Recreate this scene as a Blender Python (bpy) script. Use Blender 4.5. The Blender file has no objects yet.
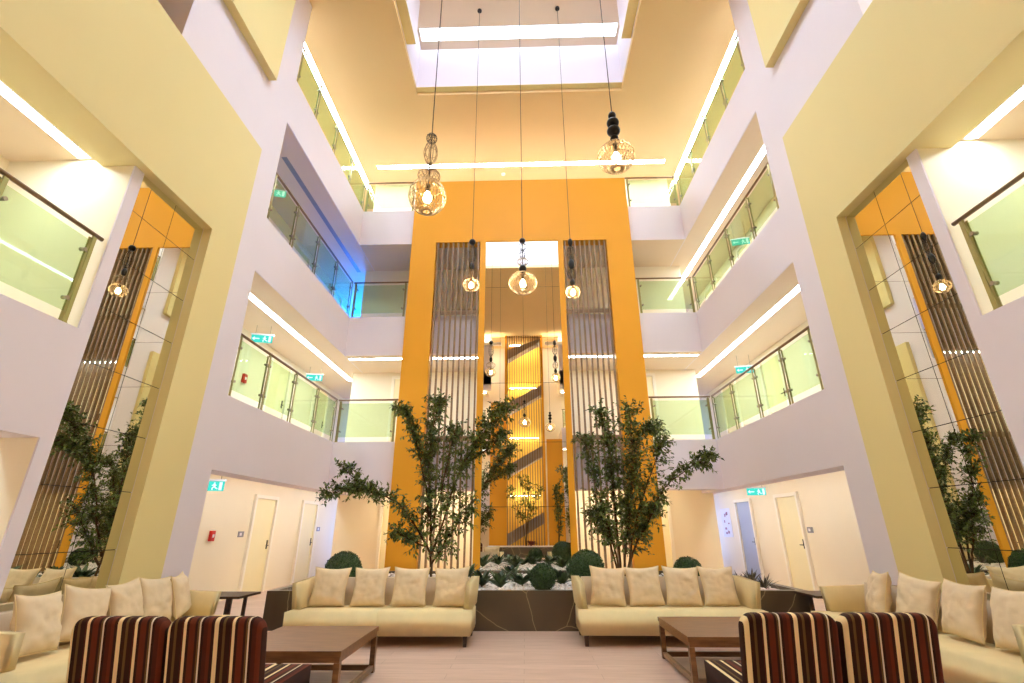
import bpy, bmesh, math, random
from mathutils import Vector, Matrix, noise
PI = math.pi
scene = bpy.context.scene
COL = scene.collection

# ------------------------------------------------------------------ helpers
def lin(r, g, b):
    def f(c):
        c /= 255.0
        return c / 12.92 if c <= 0.04045 else ((c + 0.055) / 1.055) ** 2.4
    return (f(r), f(g), f(b), 1.0)

def new_mat(name):
    m = bpy.data.materials.new(name)
    m.use_nodes = True
    nt = m.node_tree
    return m, nt, nt.nodes['Principled BSDF']

def paint(name, rgb, rough=0.6, vary=0.04, scale=3.0, spec=0.3, metal=0.0, bump=0.0, bscale=60):
    m, nt, p = new_mat(name)
    c = lin(*rgb)
    tc = nt.nodes.new('ShaderNodeTexCoord')
    nz = nt.nodes.new('ShaderNodeTexNoise')
    nz.inputs['Scale'].default_value = scale
    nz.inputs['Detail'].default_value = 3
    rp = nt.nodes.new('ShaderNodeValToRGB')
    rp.color_ramp.elements[0].position = 0.3
    rp.color_ramp.elements[1].position = 0.7
    rp.color_ramp.elements[0].color = tuple(v * (1 - vary) for v in c[:3]) + (1,)
    rp.color_ramp.elements[1].color = tuple(min(1, v * (1 + vary)) for v in c[:3]) + (1,)
    nt.links.new(tc.outputs['Object'], nz.inputs['Vector'])
    nt.links.new(nz.outputs['Fac'], rp.inputs['Fac'])
    nt.links.new(rp.outputs['Color'], p.inputs['Base Color'])
    p.inputs['Roughness'].default_value = rough
    p.inputs['Specular IOR Level'].default_value = spec
    p.inputs['Metallic'].default_value = metal
    if bump > 0:
        n2 = nt.nodes.new('ShaderNodeTexNoise')
        n2.inputs['Scale'].default_value = bscale
        bp = nt.nodes.new('ShaderNodeBump')
        bp.inputs['Strength'].default_value = bump
        bp.inputs['Distance'].default_value = 0.01
        nt.links.new(tc.outputs['Object'], n2.inputs['Vector'])
        nt.links.new(n2.outputs['Fac'], bp.inputs['Height'])
        nt.links.new(bp.outputs['Normal'], p.inputs['Normal'])
    return m

def emit(name, rgb, s):
    m = bpy.data.materials.new(name)
    m.use_nodes = True
    nt = m.node_tree
    nt.nodes.clear()
    o = nt.nodes.new('ShaderNodeOutputMaterial')
    e = nt.nodes.new('ShaderNodeEmission')
    e.inputs['Color'].default_value = (rgb[0], rgb[1], rgb[2], 1)
    e.inputs['Strength'].default_value = s
    nt.links.new(e.outputs[0], o.inputs['Surface'])
    return m

def glass_mat():
    m = bpy.data.materials.new('green_glass')
    m.use_nodes = True
    nt = m.node_tree
    nt.nodes.clear()
    o = nt.nodes.new('ShaderNodeOutputMaterial')
    t = nt.nodes.new('ShaderNodeBsdfTransparent')
    t.inputs['Color'].default_value = (0.80, 0.89, 0.75, 1)
    g = nt.nodes.new('ShaderNodeBsdfGlossy')
    g.inputs['Roughness'].default_value = 0.02
    g.inputs['Color'].default_value = (0.85, 1, 0.85, 1)
    gm = nt.nodes.new('ShaderNodeNewGeometry')
    dt = nt.nodes.new('ShaderNodeVectorMath'); dt.operation = 'DOT_PRODUCT'
    ab = nt.nodes.new('ShaderNodeMath'); ab.operation = 'ABSOLUTE'
    om = nt.nodes.new('ShaderNodeMath'); om.operation = 'SUBTRACT'; om.inputs[0].default_value = 1
    pw = nt.nodes.new('ShaderNodeMath'); pw.operation = 'POWER'; pw.inputs[1].default_value = 5
    f = nt.nodes.new('ShaderNodeMath'); f.operation = 'MULTIPLY_ADD'; f.inputs[1].default_value = .6; f.inputs[2].default_value = .03
    nt.links.new(gm.outputs['Incoming'], dt.inputs[0]); nt.links.new(gm.outputs['Normal'], dt.inputs[1])
    nt.links.new(dt.outputs['Value'], ab.inputs[0]); nt.links.new(ab.outputs[0], om.inputs[1])
    nt.links.new(om.outputs[0], pw.inputs[0]); nt.links.new(pw.outputs[0], f.inputs[0])
    mx = nt.nodes.new('ShaderNodeMixShader')
    nt.links.new(f.outputs[0], mx.inputs['Fac'])
    nt.links.new(t.outputs[0], mx.inputs[1])
    nt.links.new(g.outputs[0], mx.inputs[2])
    nt.links.new(mx.outputs[0], o.inputs['Surface'])
    return m

def mirror_mat(name, rgb):
    m = bpy.data.materials.new(name)
    m.use_nodes = True
    nt = m.node_tree
    nt.nodes.clear()
    o = nt.nodes.new('ShaderNodeOutputMaterial')
    g = nt.nodes.new('ShaderNodeBsdfGlossy')
    g.inputs['Roughness'].default_value = 0.0
    g.inputs['Color'].default_value = (*rgb, 1)
    nt.links.new(g.outputs[0], o.inputs['Surface'])
    return m

def stripe_mat():
    m, nt, p = new_mat('striped_velvet')
    tc = nt.nodes.new('ShaderNodeTexCoord')
    sx = nt.nodes.new('ShaderNodeSeparateXYZ')
    md = nt.nodes.new('ShaderNodeMath'); md.operation = 'MULTIPLY_ADD'
    md.inputs[1].default_value = 1 / 0.31; md.inputs[2].default_value = 10.96
    fr = nt.nodes.new('ShaderNodeMath'); fr.operation = 'FRACT'
    rp = nt.nodes.new('ShaderNodeValToRGB')
    cr = rp.color_ramp
    cr.interpolation = 'CONSTANT'
    cream = lin(226, 200, 150); dark = lin(52, 26, 15); mar = lin(76, 32, 18)
    oli = lin(98, 72, 38); red = lin(96, 42, 23); white = lin(214, 200, 172)
    stops = [(0, cream), (.085, dark), (.17, oli), (.225, dark), (.33, mar), (.36, cream), (.42, dark),
             (.48, red), (.60, dark), (.65, oli), (.69, white), (.72, dark), (.78, mar), (.86, red), (.93, dark)]
    cr.elements[0].position = 0; cr.elements[0].color = cream
    cr.elements[1].position = stops[1][0]; cr.elements[1].color = dark
    for pos, c in stops[2:]:
        e = cr.elements.new(pos); e.color = c
    nt.links.new(tc.outputs['Object'], sx.inputs[0])
    nt.links.new(sx.outputs['X'], md.inputs[0])
    nt.links.new(md.outputs[0], fr.inputs[0])
    nt.links.new(fr.outputs[0], rp.inputs['Fac'])
    nt.links.new(rp.outputs['Color'], p.inputs['Base Color'])
    p.inputs['Roughness'].default_value = 0.85
    p.inputs['Specular IOR Level'].default_value = .15
    return m

def marble_mat():
    m, nt, p = new_mat('dark_marble')
    tc = nt.nodes.new('ShaderNodeTexCoord')
    nz = nt.nodes.new('ShaderNodeTexNoise'); nz.inputs['Scale'].default_value = 1.6; nz.inputs['Detail'].default_value = 8
    add = nt.nodes.new('ShaderNodeVectorMath'); add.operation = 'MULTIPLY_ADD'
    add.inputs[1].default_value = (.22, .22, .22)
    vo = nt.nodes.new('ShaderNodeTexVoronoi'); vo.feature = 'DISTANCE_TO_EDGE'; vo.inputs['Scale'].default_value = 1.5
    rp = nt.nodes.new('ShaderNodeValToRGB')
    rp.color_ramp.elements[0].color = lin(172, 150, 112)
    rp.color_ramp.elements[1].position = 0.012; rp.color_ramp.elements[1].color = lin(92, 77, 57)
    e = rp.color_ramp.elements.new(0.3); e.color = lin(80, 67, 51)
    nt.links.new(tc.outputs['Object'], nz.inputs['Vector'])
    nt.links.new(nz.outputs['Color'], add.inputs[0])
    nt.links.new(tc.outputs['Object'], add.inputs[2])
    nt.links.new(add.outputs[0], vo.inputs['Vector'])
    nt.links.new(vo.outputs['Distance'], rp.inputs['Fac'])
    nt.links.new(rp.outputs['Color'], p.inputs['Base Color'])
    p.inputs['Roughness'].default_value = 0.28
    return m

def wood_floor_mat():
    m, nt, p = new_mat('pale_wood_floor')
    tc = nt.nodes.new('ShaderNodeTexCoord')
    br = nt.nodes.new('ShaderNodeTexBrick')
    br.inputs['Scale'].default_value = 1.0
    br.inputs['Brick Width'].default_value = 1.6
    br.inputs['Row Height'].default_value = 0.19
    br.inputs['Mortar Size'].default_value = 0.003
    br.inputs['Color1'].default_value = lin(214, 186, 170)
    br.inputs['Color2'].default_value = lin(203, 173, 156)
    br.inputs['Mortar'].default_value = lin(176, 148, 130)
    mp = nt.nodes.new('ShaderNodeMapping'); mp.inputs['Scale'].default_value = (1.2, 14, 1)
    nz = nt.nodes.new('ShaderNodeTexNoise'); nz.inputs['Scale'].default_value = 2; nz.inputs['Detail'].default_value = 6
    mx = nt.nodes.new('ShaderNodeMix'); mx.data_type = 'RGBA'; mx.blend_type = 'MULTIPLY'
    rp = nt.nodes.new('ShaderNodeValToRGB')
    rp.color_ramp.elements[0].position = .3; rp.color_ramp.elements[0].color = (.8, .77, .74, 1)
    rp.color_ramp.elements[1].position = .7; rp.color_ramp.elements[1].color = (1, 1, 1, 1)
    mx.inputs['Factor'].default_value = 1
    nt.links.new(tc.outputs['Object'], br.inputs['Vector'])
    nt.links.new(tc.outputs['Object'], mp.inputs['Vector'])
    nt.links.new(mp.outputs[0], nz.inputs['Vector'])
    nt.links.new(nz.outputs['Fac'], rp.inputs['Fac'])
    nt.links.new(br.outputs['Color'], mx.inputs['A'])
    nt.links.new(rp.outputs['Color'], mx.inputs['B'])
    nt.links.new(mx.outputs['Result'], p.inputs['Base Color'])
    p.inputs['Roughness'].default_value = 0.38
    return m

def wood_mat(name, a, b, rough=.4):
    m, nt, p = new_mat(name)
    tc = nt.nodes.new('ShaderNodeTexCoord')
    mp = nt.nodes.new('ShaderNodeMapping'); mp.inputs['Scale'].default_value = (2, 18, 18)
    nz = nt.nodes.new('ShaderNodeTexNoise'); nz.inputs['Scale'].default_value = 2; nz.inputs['Detail'].default_value = 5
    rp = nt.nodes.new('ShaderNodeValToRGB')
    rp.color_ramp.elements[0].position = .35; rp.color_ramp.elements[0].color = lin(*a)
    rp.color_ramp.elements[1].position = .65; rp.color_ramp.elements[1].color = lin(*b)
    nt.links.new(tc.outputs['Object'], mp.inputs['Vector'])
    nt.links.new(mp.outputs[0], nz.inputs['Vector'])
    nt.links.new(nz.outputs['Fac'], rp.inputs['Fac'])
    nt.links.new(rp.outputs['Color'], p.inputs['Base Color'])
    p.inputs['Roughness'].default_value = rough
    return m

def leaf_mat(name, a, b):
    m, nt, p = new_mat(name)
    gm = nt.nodes.new('ShaderNodeNewGeometry')
    rp = nt.nodes.new('ShaderNodeValToRGB')
    rp.color_ramp.elements[0].color = lin(*a)
    rp.color_ramp.elements[1].color = lin(*b)
    nt.links.new(gm.outputs['Random Per Island'], rp.inputs['Fac'])
    nt.links.new(rp.outputs['Color'], p.inputs['Base Color'])
    p.inputs['Roughness'].default_value = 0.45
    return m

class MB:
    def __init__(self):
        self.bm = bmesh.new()
    def box(self, x0, x1, y0, y1, z0, z1):
        ps = [(x0, y0, z0), (x1, y0, z0), (x1, y1, z0), (x0, y1, z0), (x0, y0, z1), (x1, y0, z1), (x1, y1, z1), (x0, y1, z1)]
        self.hexa(ps)
        return self
    def hexa(self, ps):
        v = [self.bm.verts.new(p) for p in ps]
        for f in ((3, 2, 1, 0), (4, 5, 6, 7), (0, 1, 5, 4), (1, 2, 6, 5), (2, 3, 7, 6), (3, 0, 4, 7)):
            self.bm.faces.new([v[i] for i in f])
        return self
    def tube(self, pts, r, seg=8, cap=True):
        pts = [Vector(p) for p in pts]
        rs = r if isinstance(r, (list, tuple)) else [r] * len(pts)
        rings = []
        ref = None
        for i, p in enumerate(pts):
            t = (pts[min(i + 1, len(pts) - 1)] - pts[max(i - 1, 0)])
            if t.length < 1e-9: t = Vector((0, 0, 1))
            t.normalize()
            if ref is None:
                ref = Vector((1, 0, 0)) if abs(t.x) < .8 else Vector((0, 1, 0))
            u = (ref - t * ref.dot(t)).normalized()
            w = t.cross(u)
            ref = u
            rings.append([self.bm.verts.new(p + (u * math.cos(2 * PI * k / seg) + w * math.sin(2 * PI * k / seg)) * rs[i]) for k in range(seg)])
        for a, b in zip(rings, rings[1:]):
            for k in range(seg):
                self.bm.faces.new((a[k], a[(k + 1) % seg], b[(k + 1) % seg], b[k]))
        if cap and seg > 2:
            self.bm.faces.new(list(reversed(rings[0])))
            self.bm.faces.new(rings[-1])
        return self
    def lathe(self, prof, c=(0, 0, 0), seg=20):
        rings = []
        for r, z in prof:
            r = max(r, 1e-4)
            rings.append([self.bm.verts.new((c[0] + r * math.cos(2 * PI * k / seg), c[1] + r * math.sin(2 * PI * k / seg), c[2] + z)) for k in range(seg)])
        for a, b in zip(rings, rings[1:]):
            for k in range(seg):
                self.bm.faces.new((a[k], a[(k + 1) % seg], b[(k + 1) % seg], b[k]))
        self.bm.faces.new(list(reversed(rings[0])))
        self.bm.faces.new(rings[-1])
        return self
    def sphere(self, c, r, sub=2):
        bmesh.ops.create_icosphere(self.bm, subdivisions=sub, radius=r, matrix=Matrix.Translation(c))
        return self
    def bevel(self, w, seg=2):
        bmesh.ops.bevel(self.bm, geom=[e for e in self.bm.edges if len(e.link_faces) == 2 and e.calc_face_angle(0) > .5] , offset=w, segments=seg, profile=.5, affect='EDGES')
        return self
    def build(self, name, mat, parent=None, smooth=False, wn=False):
        me = bpy.data.meshes.new(name)
        bmesh.ops.recalc_face_normals(self.bm, faces=self.bm.faces) if not getattr(self, 'raw', False) else None
        self.bm.to_mesh(me)
        self.bm.free()
        o = bpy.data.objects.new(name, me)
        COL.objects.link(o)
        if mat: me.materials.append(mat)
        if smooth:
            for p in me.polygons: p.use_smooth = True
        if wn:
            md = o.modifiers.new('wn', 'WEIGHTED_NORMAL'); md.keep_sharp = False
        if parent: o.parent = parent
        return o

def tag(o, label, cat, group=None, kind=None):
    o['label'] = label; o['category'] = cat
    if group: o['group'] = group
    if kind: o['kind'] = kind
    return o

def thing(name, label, cat, loc=(0, 0, 0), rz=0, group=None):
    o = bpy.data.objects.new(name, None)
    COL.objects.link(o)
    o.location = loc; o.rotation_euler = (0, 0, rz)
    o.empty_display_size = .1
    return tag(o, label, cat, group)

def struct(name, mb, mat, label, cat, **k):
    o = mb.build(name, mat, **k)
    o['kind'] = 'structure'; o['label'] = label; o['category'] = cat
    return o

def children_of(o):
    return [c for c in bpy.data.objects if c.parent == o]

def copy_tree(o, parent=None):
    c = o.copy(); COL.objects.link(c)
    if parent: c.parent = parent
    for ch in children_of(o):
        copy_tree(ch, c)
    return c

# ------------------------------------------------------------------ materials
M = {}
M['white'] = paint('white_wall_paint', (226, 217, 224), .65, .015, .7)
M['innerwall'] = paint('cream_corridor_paint', (240, 228, 200), .65, .02, .8)
M['ceil'] = paint('tan_ceiling_paint', (222, 190, 138), .7, .02, .6)
M['ceil_g'] = paint('gallery_ceiling_paint', (226, 204, 172), .7, .02, .6)
M['cream'] = paint('yellow_cream_paint', (224, 207, 148), .6, .015, .6)
M['gold'] = paint('golden_yellow_paint', (240, 196, 84), .6, .02, .8)
M['orange'] = paint('orange_paint', (228, 158, 36), .55, .02, .8)
M['slat'] = wood_mat('taupe_slat_wood', (128, 100, 70), (150, 120, 86), .5)
M['brown'] = wood_mat('dark_brown_wood', (104, 68, 40), (134, 92, 56), .3)
M['leg'] = wood_mat('dark_leg_wood', (52, 30, 18), (78, 48, 28), .4)
M['floor'] = wood_floor_mat()
M['gfloor'] = paint('gallery_floor_stone', (205, 190, 170), .4, .03, 2)
M['marble'] = marble_mat()
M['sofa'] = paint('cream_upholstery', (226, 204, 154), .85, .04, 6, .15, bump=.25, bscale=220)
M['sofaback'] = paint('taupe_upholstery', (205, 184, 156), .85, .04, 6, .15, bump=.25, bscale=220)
M['pillow'] = paint('beige_linen', (224, 203, 168), .9, .05, 9, .1, bump=.3, bscale=180)
M['stripe'] = stripe_mat()
M['glass'] = glass_mat()
M['mirror'] = mirror_mat('tinted_mirror', (.84, .84, .72))
M['mirrorc'] = mirror_mat('clear_mirror', (.96, .93, .84))
M['backing'] = paint('mirror_backing', (60, 55, 45), .7)
M['steel'] = paint('brushed_steel', (150, 135, 112), .3, .05, 8, .5, metal=.9)
M['bronze'] = paint('greenish_bronze', (150, 140, 84), .35, .05, 8, .5, metal=.6)
M['rail'] = paint('brown_handrail', (130, 100, 70), .35, .05, 8, .5, metal=.5)
M['strip'] = emit('linear_lamp', (.87, 1.01, 1.10), 18)
M['strip_top'] = emit('linear_lamp_bright', (.81, 1.02, 1.20), 26)
M['skystrip'] = emit('skylight_lamp', (.80, .98, 1.2), 3.2)
M['cove'] = emit('concealed_lamp', (.93, 1, 1.05), 10)
M['skystrip2'] = emit('skylight_lamp_near', (.80, 1.0, 1.22), 48)
M['cove_back'] = emit('concealed_warm_lamp', (1, .95, .68), 27)
M['ceilfill'] = emit('ceiling_fill_light', (1, .9, .66), 40)  # fill for the rear ceiling, added
M['stairfill'] = emit('stair_fill_light', (1, .93, .75), 40)  # added fill for the rear stair and slats
M['bulb'] = emit('filament_bulb', (1, .88, .64), 170)
M['wire'] = paint('dark_bronze_wire', (150, 126, 92), .35, .05, 8, .5, metal=.8)
M['blackwire'] = paint('black_wire', (40, 34, 30), .4, .05, 8, .5, metal=.6)
M['cord'] = paint('black_cord', (60, 50, 42), .6)
M['door'] = paint('cream_door', (238, 226, 182), .5, .02, 2)
M['bluelitdoor'] = paint('door_painted_blue_light', (170, 180, 205), .5, .02, 2)  # blue of the corridor window light is put into the door paint
M['doorframe'] = paint('white_door_frame', (244, 236, 216), .5, .02, 2)
M['red'] = paint('red_plastic', (190, 36, 24), .4)
M['grey'] = paint('grey_plate', (140, 140, 145), .4, .05, 8, .5, metal=.4)
M['signg'] = emit('green_sign_light', (.05, .6, .5), .7)
M['signw'] = emit('sign_pictogram_light', (.6, .9, .85), .9)
M['poster'] = paint('poster_paper', (232, 228, 232), .5)
M['posterink'] = paint('poster_print', (170, 120, 130), .5, .3, 20)
M['pebble'] = paint('white_pebbles', (236, 228, 224), .7, .1, 30)
M['bark'] = paint('brown_bark', (88, 64, 40), .8, .2, 20)
M['leaf'] = leaf_mat('ficus_leaf', (48, 62, 20), (116, 132, 58))
M['leafrear'] = leaf_mat('leaf_painted_lit', (70, 80, 24), (140, 140, 50))  # yellow light on the mirrored tree is mixed into its leaf colour
M['box'] = leaf_mat('boxwood_leaf', (28, 50, 17), (70, 100, 42))
M['dark'] = leaf_mat('dark_leaf', (30, 44, 22), (92, 112, 68))
M['redleaf'] = leaf_mat('red_leaf', (96, 30, 18), (140, 60, 34))
M['grassleaf'] = leaf_mat('purple_green_blade', (58, 44, 36), (104, 92, 60))
M['win_blue'] = emit('dusk_window', (.28, .42, 1.0), 2.6)
M['win_deep'] = emit('deep_blue_window', (.005, .13, 1.0), 60)
M['winframe'] = paint('white_window_frame', (235, 235, 238), .5)
M['stair'] = paint('grey_stair_concrete', (176, 164, 158), .6)

# ------------------------------------------------------------------ dimensions
W = 4.75            # half width between gallery faces
CW = 6.4            # corridor inner wall
YB = 12.0           # back gallery face
YBW = 13.55         # back gallery inner wall
YN = 7.42           # near end of the far gallery openings
YE = 17.5           # corridor end
YR = -4.4           # rear wall
ZF = [0.0, 3.43, 6.86, 10.36]
ZS = [2.26, 5.73, 9.19, 12.65]
XC = 5.05           # return wall beside back gallery
H = 12.65

# ------------------------------------------------------------------ floor, ceiling
struct('floor', MB().box(-7, 7, YR - 2.4, YE + .3, -.1, 0), M['floor'], 'pale pinkish wood plank floor of the atrium', 'floor')
cy0, cy1, cx = 4.1, 9.9, 2.83
mb = MB()
mb.box(-7, -cx, YR - 2.4, YE + .3, H, H + .15); mb.box(cx, 7, YR - 2.4, YE + .3, H, H + .15)
mb.box(-cx, cx, YR - 2.4, cy0, H, H + .15); mb.box(-cx, cx, cy1, YE + .3, H, H + .15)
struct('ceiling', mb, M['ceil'], 'tan top ceiling around the square light well', 'ceiling')
mb = MB()
ZC = 14.42
t = .12
mb.box(-cx - t, -cx, cy0 - t, cy1 + t, H + .15, ZC); mb.box(cx, cx + t, cy0 - t, cy1 + t, H + .15, ZC)
mb.box(-cx, cx, cy1, cy1 + t, H + .15, ZC); mb.box(-cx, cx, cy0 - t, cy0, H + .15, ZC)
struct('wall_coffer', mb, M['white'], 'white upright sides of the ceiling light well', 'wall')
struct('ceiling_coffer', MB().box(-cx - t, cx + t, cy0 - t, cy1 + t, ZC, ZC + .1), M['ceil_g'], 'cream raised ceiling at the top of the light well', 'ceiling')
# inner boxes of the light well (white faces, olive-cream soffits)
def coffer_box(x0, x1, y0, y1, z0, z1, lab):
    o = struct('trim_1', MB().box(x0, x1, y0, y1, z0 + .012, z1), M['white'], lab, 'trim')
    s = MB().box(x0, x1, y0, y1, z0, z0 + .012).build('soffit', M['cream'], o)
    return o
coffer_box(-cx + .002, cx - .002, cy1 - .17, cy1 - .002, H + .1, 14.2, 'white box along the far side of the light well')
coffer_box(-cx + .002, -cx + .24, cy0 + .3, 8.54, H + .2, ZC - .02, 'white box with olive soffit on the left side of the light well')
coffer_box(cx - .24, cx - .002, cy0 + .3, 8.54, H + .2, ZC - .02, 'white box with olive soffit on the right side of the light well')

# ------------------------------------------------------------------ linear lamps
def strip(x0, x1, y0, y1, z, label, mat='strip', group=None):
    o = thing('linear_ceiling_light', label, 'ceiling light', ((x0 + x1) / 2, (y0 + y1) / 2, z), 0, group)
    a, b = (x1 - x0) / 2, (y1 - y0) / 2
    MB().box(-a, a, -b, b, -.008, -.002).build('diffuser', M[mat], o)
    f = MB()
    e = .012
    f.box(-a - e, -a, -b - e, b + e, -.01, -.001); f.box(a, a + e, -b - e, b + e, -.01, -.001)
    f.box(-a, a, -b - e, -b, -.01, -.001); f.box(-a, a, b, b + e, -.01, -.001)
    f.build('housing', M['winframe'], o)
    return o
strip(-2.75, 2.75, 9.25, 9.62, ZC, 'bright wide light band across the top of the ceiling light well', 'skystrip')
strip(-2.4, 2.4, 4.4, 4.8, ZC, 'light band on the near side of the ceiling light well', 'skystrip2')
strip(-4.75, 4.75, 12.62, 12.78, H, 'long light strip over the top gallery above the orange wall', 'strip_top')
lv = ['ground', 'second', 'third', 'top']
for s, sd in ((-1, 'left'), (1, 'right')):
    strip(s * 5.36 - .075, s * 5.36 + .075, 7.5, 13.9, H, 'sloping light strip over the top gallery on the ' + sd, 'strip_top')
    strip(s * 5.38 - .075, s * 5.38 + .075, 8.1, 14.3, ZS[1], 'light strip above the second-level gallery walkway on the ' + sd)
    strip(s * 5.40 - .075, s * 5.40 + .075, .2, 4.60, ZS[1], 'light strip in the near gallery ceiling at far ' + sd + ' edge beside the post')
    strip(*sorted((s * 3.2, s * 4.72)), 12.22, 12.34, ZS[1], 'short light strip under the third-level slab on the %s of the orange wall' % sd)
    strip(*sorted((s * 1.0, s * 3.0)), 12.22, 12.34, ZS[1], 'light strip seen behind the %s slat screen' % sd)
    strip(s * 5.33 - .05, s * 5.33 + .05, 8.0, 16.5, 2.6, 'concealed light strip behind the ground-level beam on the ' + sd, 'cove')
    strip(s * 5.33 - .05, s * 5.33 + .05, -.2, 4.4, 2.6, 'concealed light strip in the ground-level near gallery on the ' + sd)
strip(5.41 - .075, 5.41 + .075, 8.1, 15.5, ZS[2], 'light strip above the third-level gallery walkway on the right')
strip(-3.6, 3.6, 12.62, 12.72, 2.6, 'concealed light strip behind the ground-level back beam', 'cove_back')
strip(5.36, 5.5, .2, 4.4, ZS[2], 'light strip in the upper near opening over the right cream header')
# unlit fitting on the dark left gallery
o = thing('linear_ceiling_light', 'unlit dark light slot above the third-level gallery on the left', 'ceiling light', (-5.28, 11, ZS[2]))
MB().box(-.06, .06, -2.6, 2.6, -.006, -.002).build('diffuser', M['grey'], o)

# ------------------------------------------------------------------ side walls and galleries
for s, sd in ((-1, 'left'), (1, 'right')):
    def bx(mb, xa, xb, *r):
        x0, x1 = sorted((s * xa, s * xb)); mb.box(x0, x1, *r); return mb
    # wall in the gallery face plane with the near openings left out
    mb = MB()
    bx(mb, W, W + .2, YR, YN, ZS[1], ZF[2]); bx(mb, W, W + .2, YR, YN, ZS[2], H)
    bx(mb, W, W + .2, YR, -.64, ZF[2], ZS[2]); bx(mb, W, W + .2, 4.64, YN, ZF[2], ZS[2])
    bx(mb, W + .2, CW, 4.64, 4.79, ZS[1] + .1, ZS[2]); bx(mb, W + .2, CW, -.64, 4.64, ZS[2], ZS[2] + .15); bx(mb, W + .2, CW, -.64, 4.64, ZF[2] - .2, ZF[2])
    bx(mb, W, W + .2, 5.99, YN, 0, ZS[1])
    bx(mb, W, W + .2, YR, -1.99, 0, ZS[1])
    bx(mb, W + .05, W + .2, 4.79, 5.99, 0, ZS[1])
    bx(mb, W + .05, W + .2, -1.99, -.79, 0, ZS[1])
    bx(mb, W + .2, CW, YN - .2, YN, 0, H)
    struct('wall_' + sd, mb, M['white'], 'white %s side wall beside the cream frame' % sd, 'wall')
    # corridor inner wall
    mb = bx(MB(), CW, CW + .15, YR - 2.3, YE, 0, H)
    struct('wall_%s_corridor' % sd, mb, M['innerwall'], 'cream inner wall of the %s corridors with doors' % sd, 'wall')
    # posts
    for y0, nm in ((4.64, 'far'), (-.79, 'near')):
        pn = bx(MB(), W + .02, CW, y0 - .003, y0 + .153, 0, ZS[1] - .002)
        mb = bx(MB(), W, CW, y0, y0 + .15, 0, ZS[1])
        struct('wall_%s_post' % sd, mb, M['white'], 'white cross wall between near gallery and %s mirror, %s end' % (sd, nm), 'wall')
        struct('wall_%s_post_lining' % sd, pn, M['innerwall'], 'cream lining of the cross wall by the %s near gallery, %s end' % (sd, nm), 'wall')
    # gallery slabs
    for k in range(3):
        z0, z1 = ZS[k], ZF[k + 1]
        mb = MB()
        if k == 0:
            bx(mb, W, W + .42, YN, YE, z0, z1); bx(mb, W + .42, CW, YN, YE, 2.62, z1)
        else:
            bx(mb, W, CW, YN, YE, z0, z1)
        o = struct('floor_%s_gallery' % sd, mb, M['white'], 'white floor edge of the %s-level gallery on the %s' % (lv[k + 1], sd), 'gallery floor')
        # gallery ceiling lining behind the edge
        zz = 2.62 if k == 0 else z0
        xa = W + .45 if k == 0 else W + .02
        mb = bx(MB(), xa, CW - .002, YN + .002, YE - .002, zz - .001 if k == 0 else zz - .0012, zz + .0)
        struct('ceiling_%s_gallery' % sd, mb, M['ceil_g'], 'cream ceiling lining over the %s-level %s walkway' % (lv[k], sd), 'ceiling')
    # near gallery slab
    mb = MB(); bx(mb, W, W + .42, -.64, 4.64, ZS[0], ZF[1]); bx(mb, W + .42, CW, -.64, 4.64, 2.62, ZF[1])
    struct('floor_%s_near_gallery' % sd, mb, M['white'], 'white floor edge of the near gallery at the far %s edge of the photo' % sd, 'gallery floor')
    mb = bx(MB(), W + .42, CW, -.64, 4.64, ZS[1] - .001, ZS[1] + .1)
    struct('ceiling_%s_near_gallery' % sd, mb, M['ceil_g'], 'cream ceiling of the near gallery on the ' + sd, 'ceiling')
    # cream frame: header, two jambs, soffit
    xf = 4.62
    mb = MB()
    bx(mb, xf, W, -2.67, 6.67, 5.62, 7.77)
    bx(mb, W, W + .42, -.64, 4.64, 5.62, ZS[1])
    bx(mb, W, W + .05, 4.79, 5.99, 5.62, ZS[1]); bx(mb, W, W + .05, -1.99, -.79, 5.62, ZS[1])
    bx(mb, xf, W, 5.99, 6.67, 0, 5.62)
    bx(mb, xf, W, -2.67, -1.99, 0, 5.62)
    struct('trim_2' if s < 0 else 'trim_3', mb, M['cream'], 'broad cream yellow frame around the near gallery and mirror on the ' + sd, 'wall frame')
    mb = bx(MB(), 4.6, W, -2.6, 6.6, 9.38, H)
    struct('trim_4' if s < 0 else 'trim_5', mb, M['cream'], 'cream raised panel high on the %s wall' % sd, 'wall panel')
    # mirrors in the frame
    for y0, nm in ((4.79, 'far'), (-1.99, 'near')):
        far = nm == 'far'
        o = thing('wall_mirror', ('tall tinted mirror of square panels between white post and cream jamb on the %s' if far else 'tall tinted mirror in the near part of the cream frame on the %s') % sd, 'mirror', (s * W, y0 + .6, 0))
        MB().box(*sorted((s * .02, s * .045)), -.6, .6, 0, 5.61).build('backing', M['backing'], o)
        zs = [0, .54, 1.19, 1.83, 2.48, 3.13, 3.77, 4.41, 5.07, 5.61]
        for a, b in ((-.598, -.004), (.004, .598)):
            for z0, z1 in zip(zs, zs[1:]):
                MB().box(*sorted((s * .003, s * .018)), a, b, z0 + .004, z1 - .004).build('mirror_panel', M['mirror'], o)
    # corridor end walls with windows
    mb = MB()
    x0, x1 = sorted((s * XC, s * CW))
    for k in range(4):
        zf, zc = ZF[k], (2.62 if k == 0 else ZS[k])
        mb.box(x0, x1, YE, YE + .15, zf, zf + .35); mb.box(x0, x1, YE, YE + .15, zc - .2, zc)
        mb.box(x0, x0 + .15, YE, YE + .15, zf + .35, zc - .2); mb.box(x1 - .15, x1, YE, YE + .15, zf + .35, zc - .2)
    struct('wall_%s_end' % sd, mb, M['white'], 'white end wall of the %s corridors around the dusk windows' % sd, 'wall')
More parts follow.
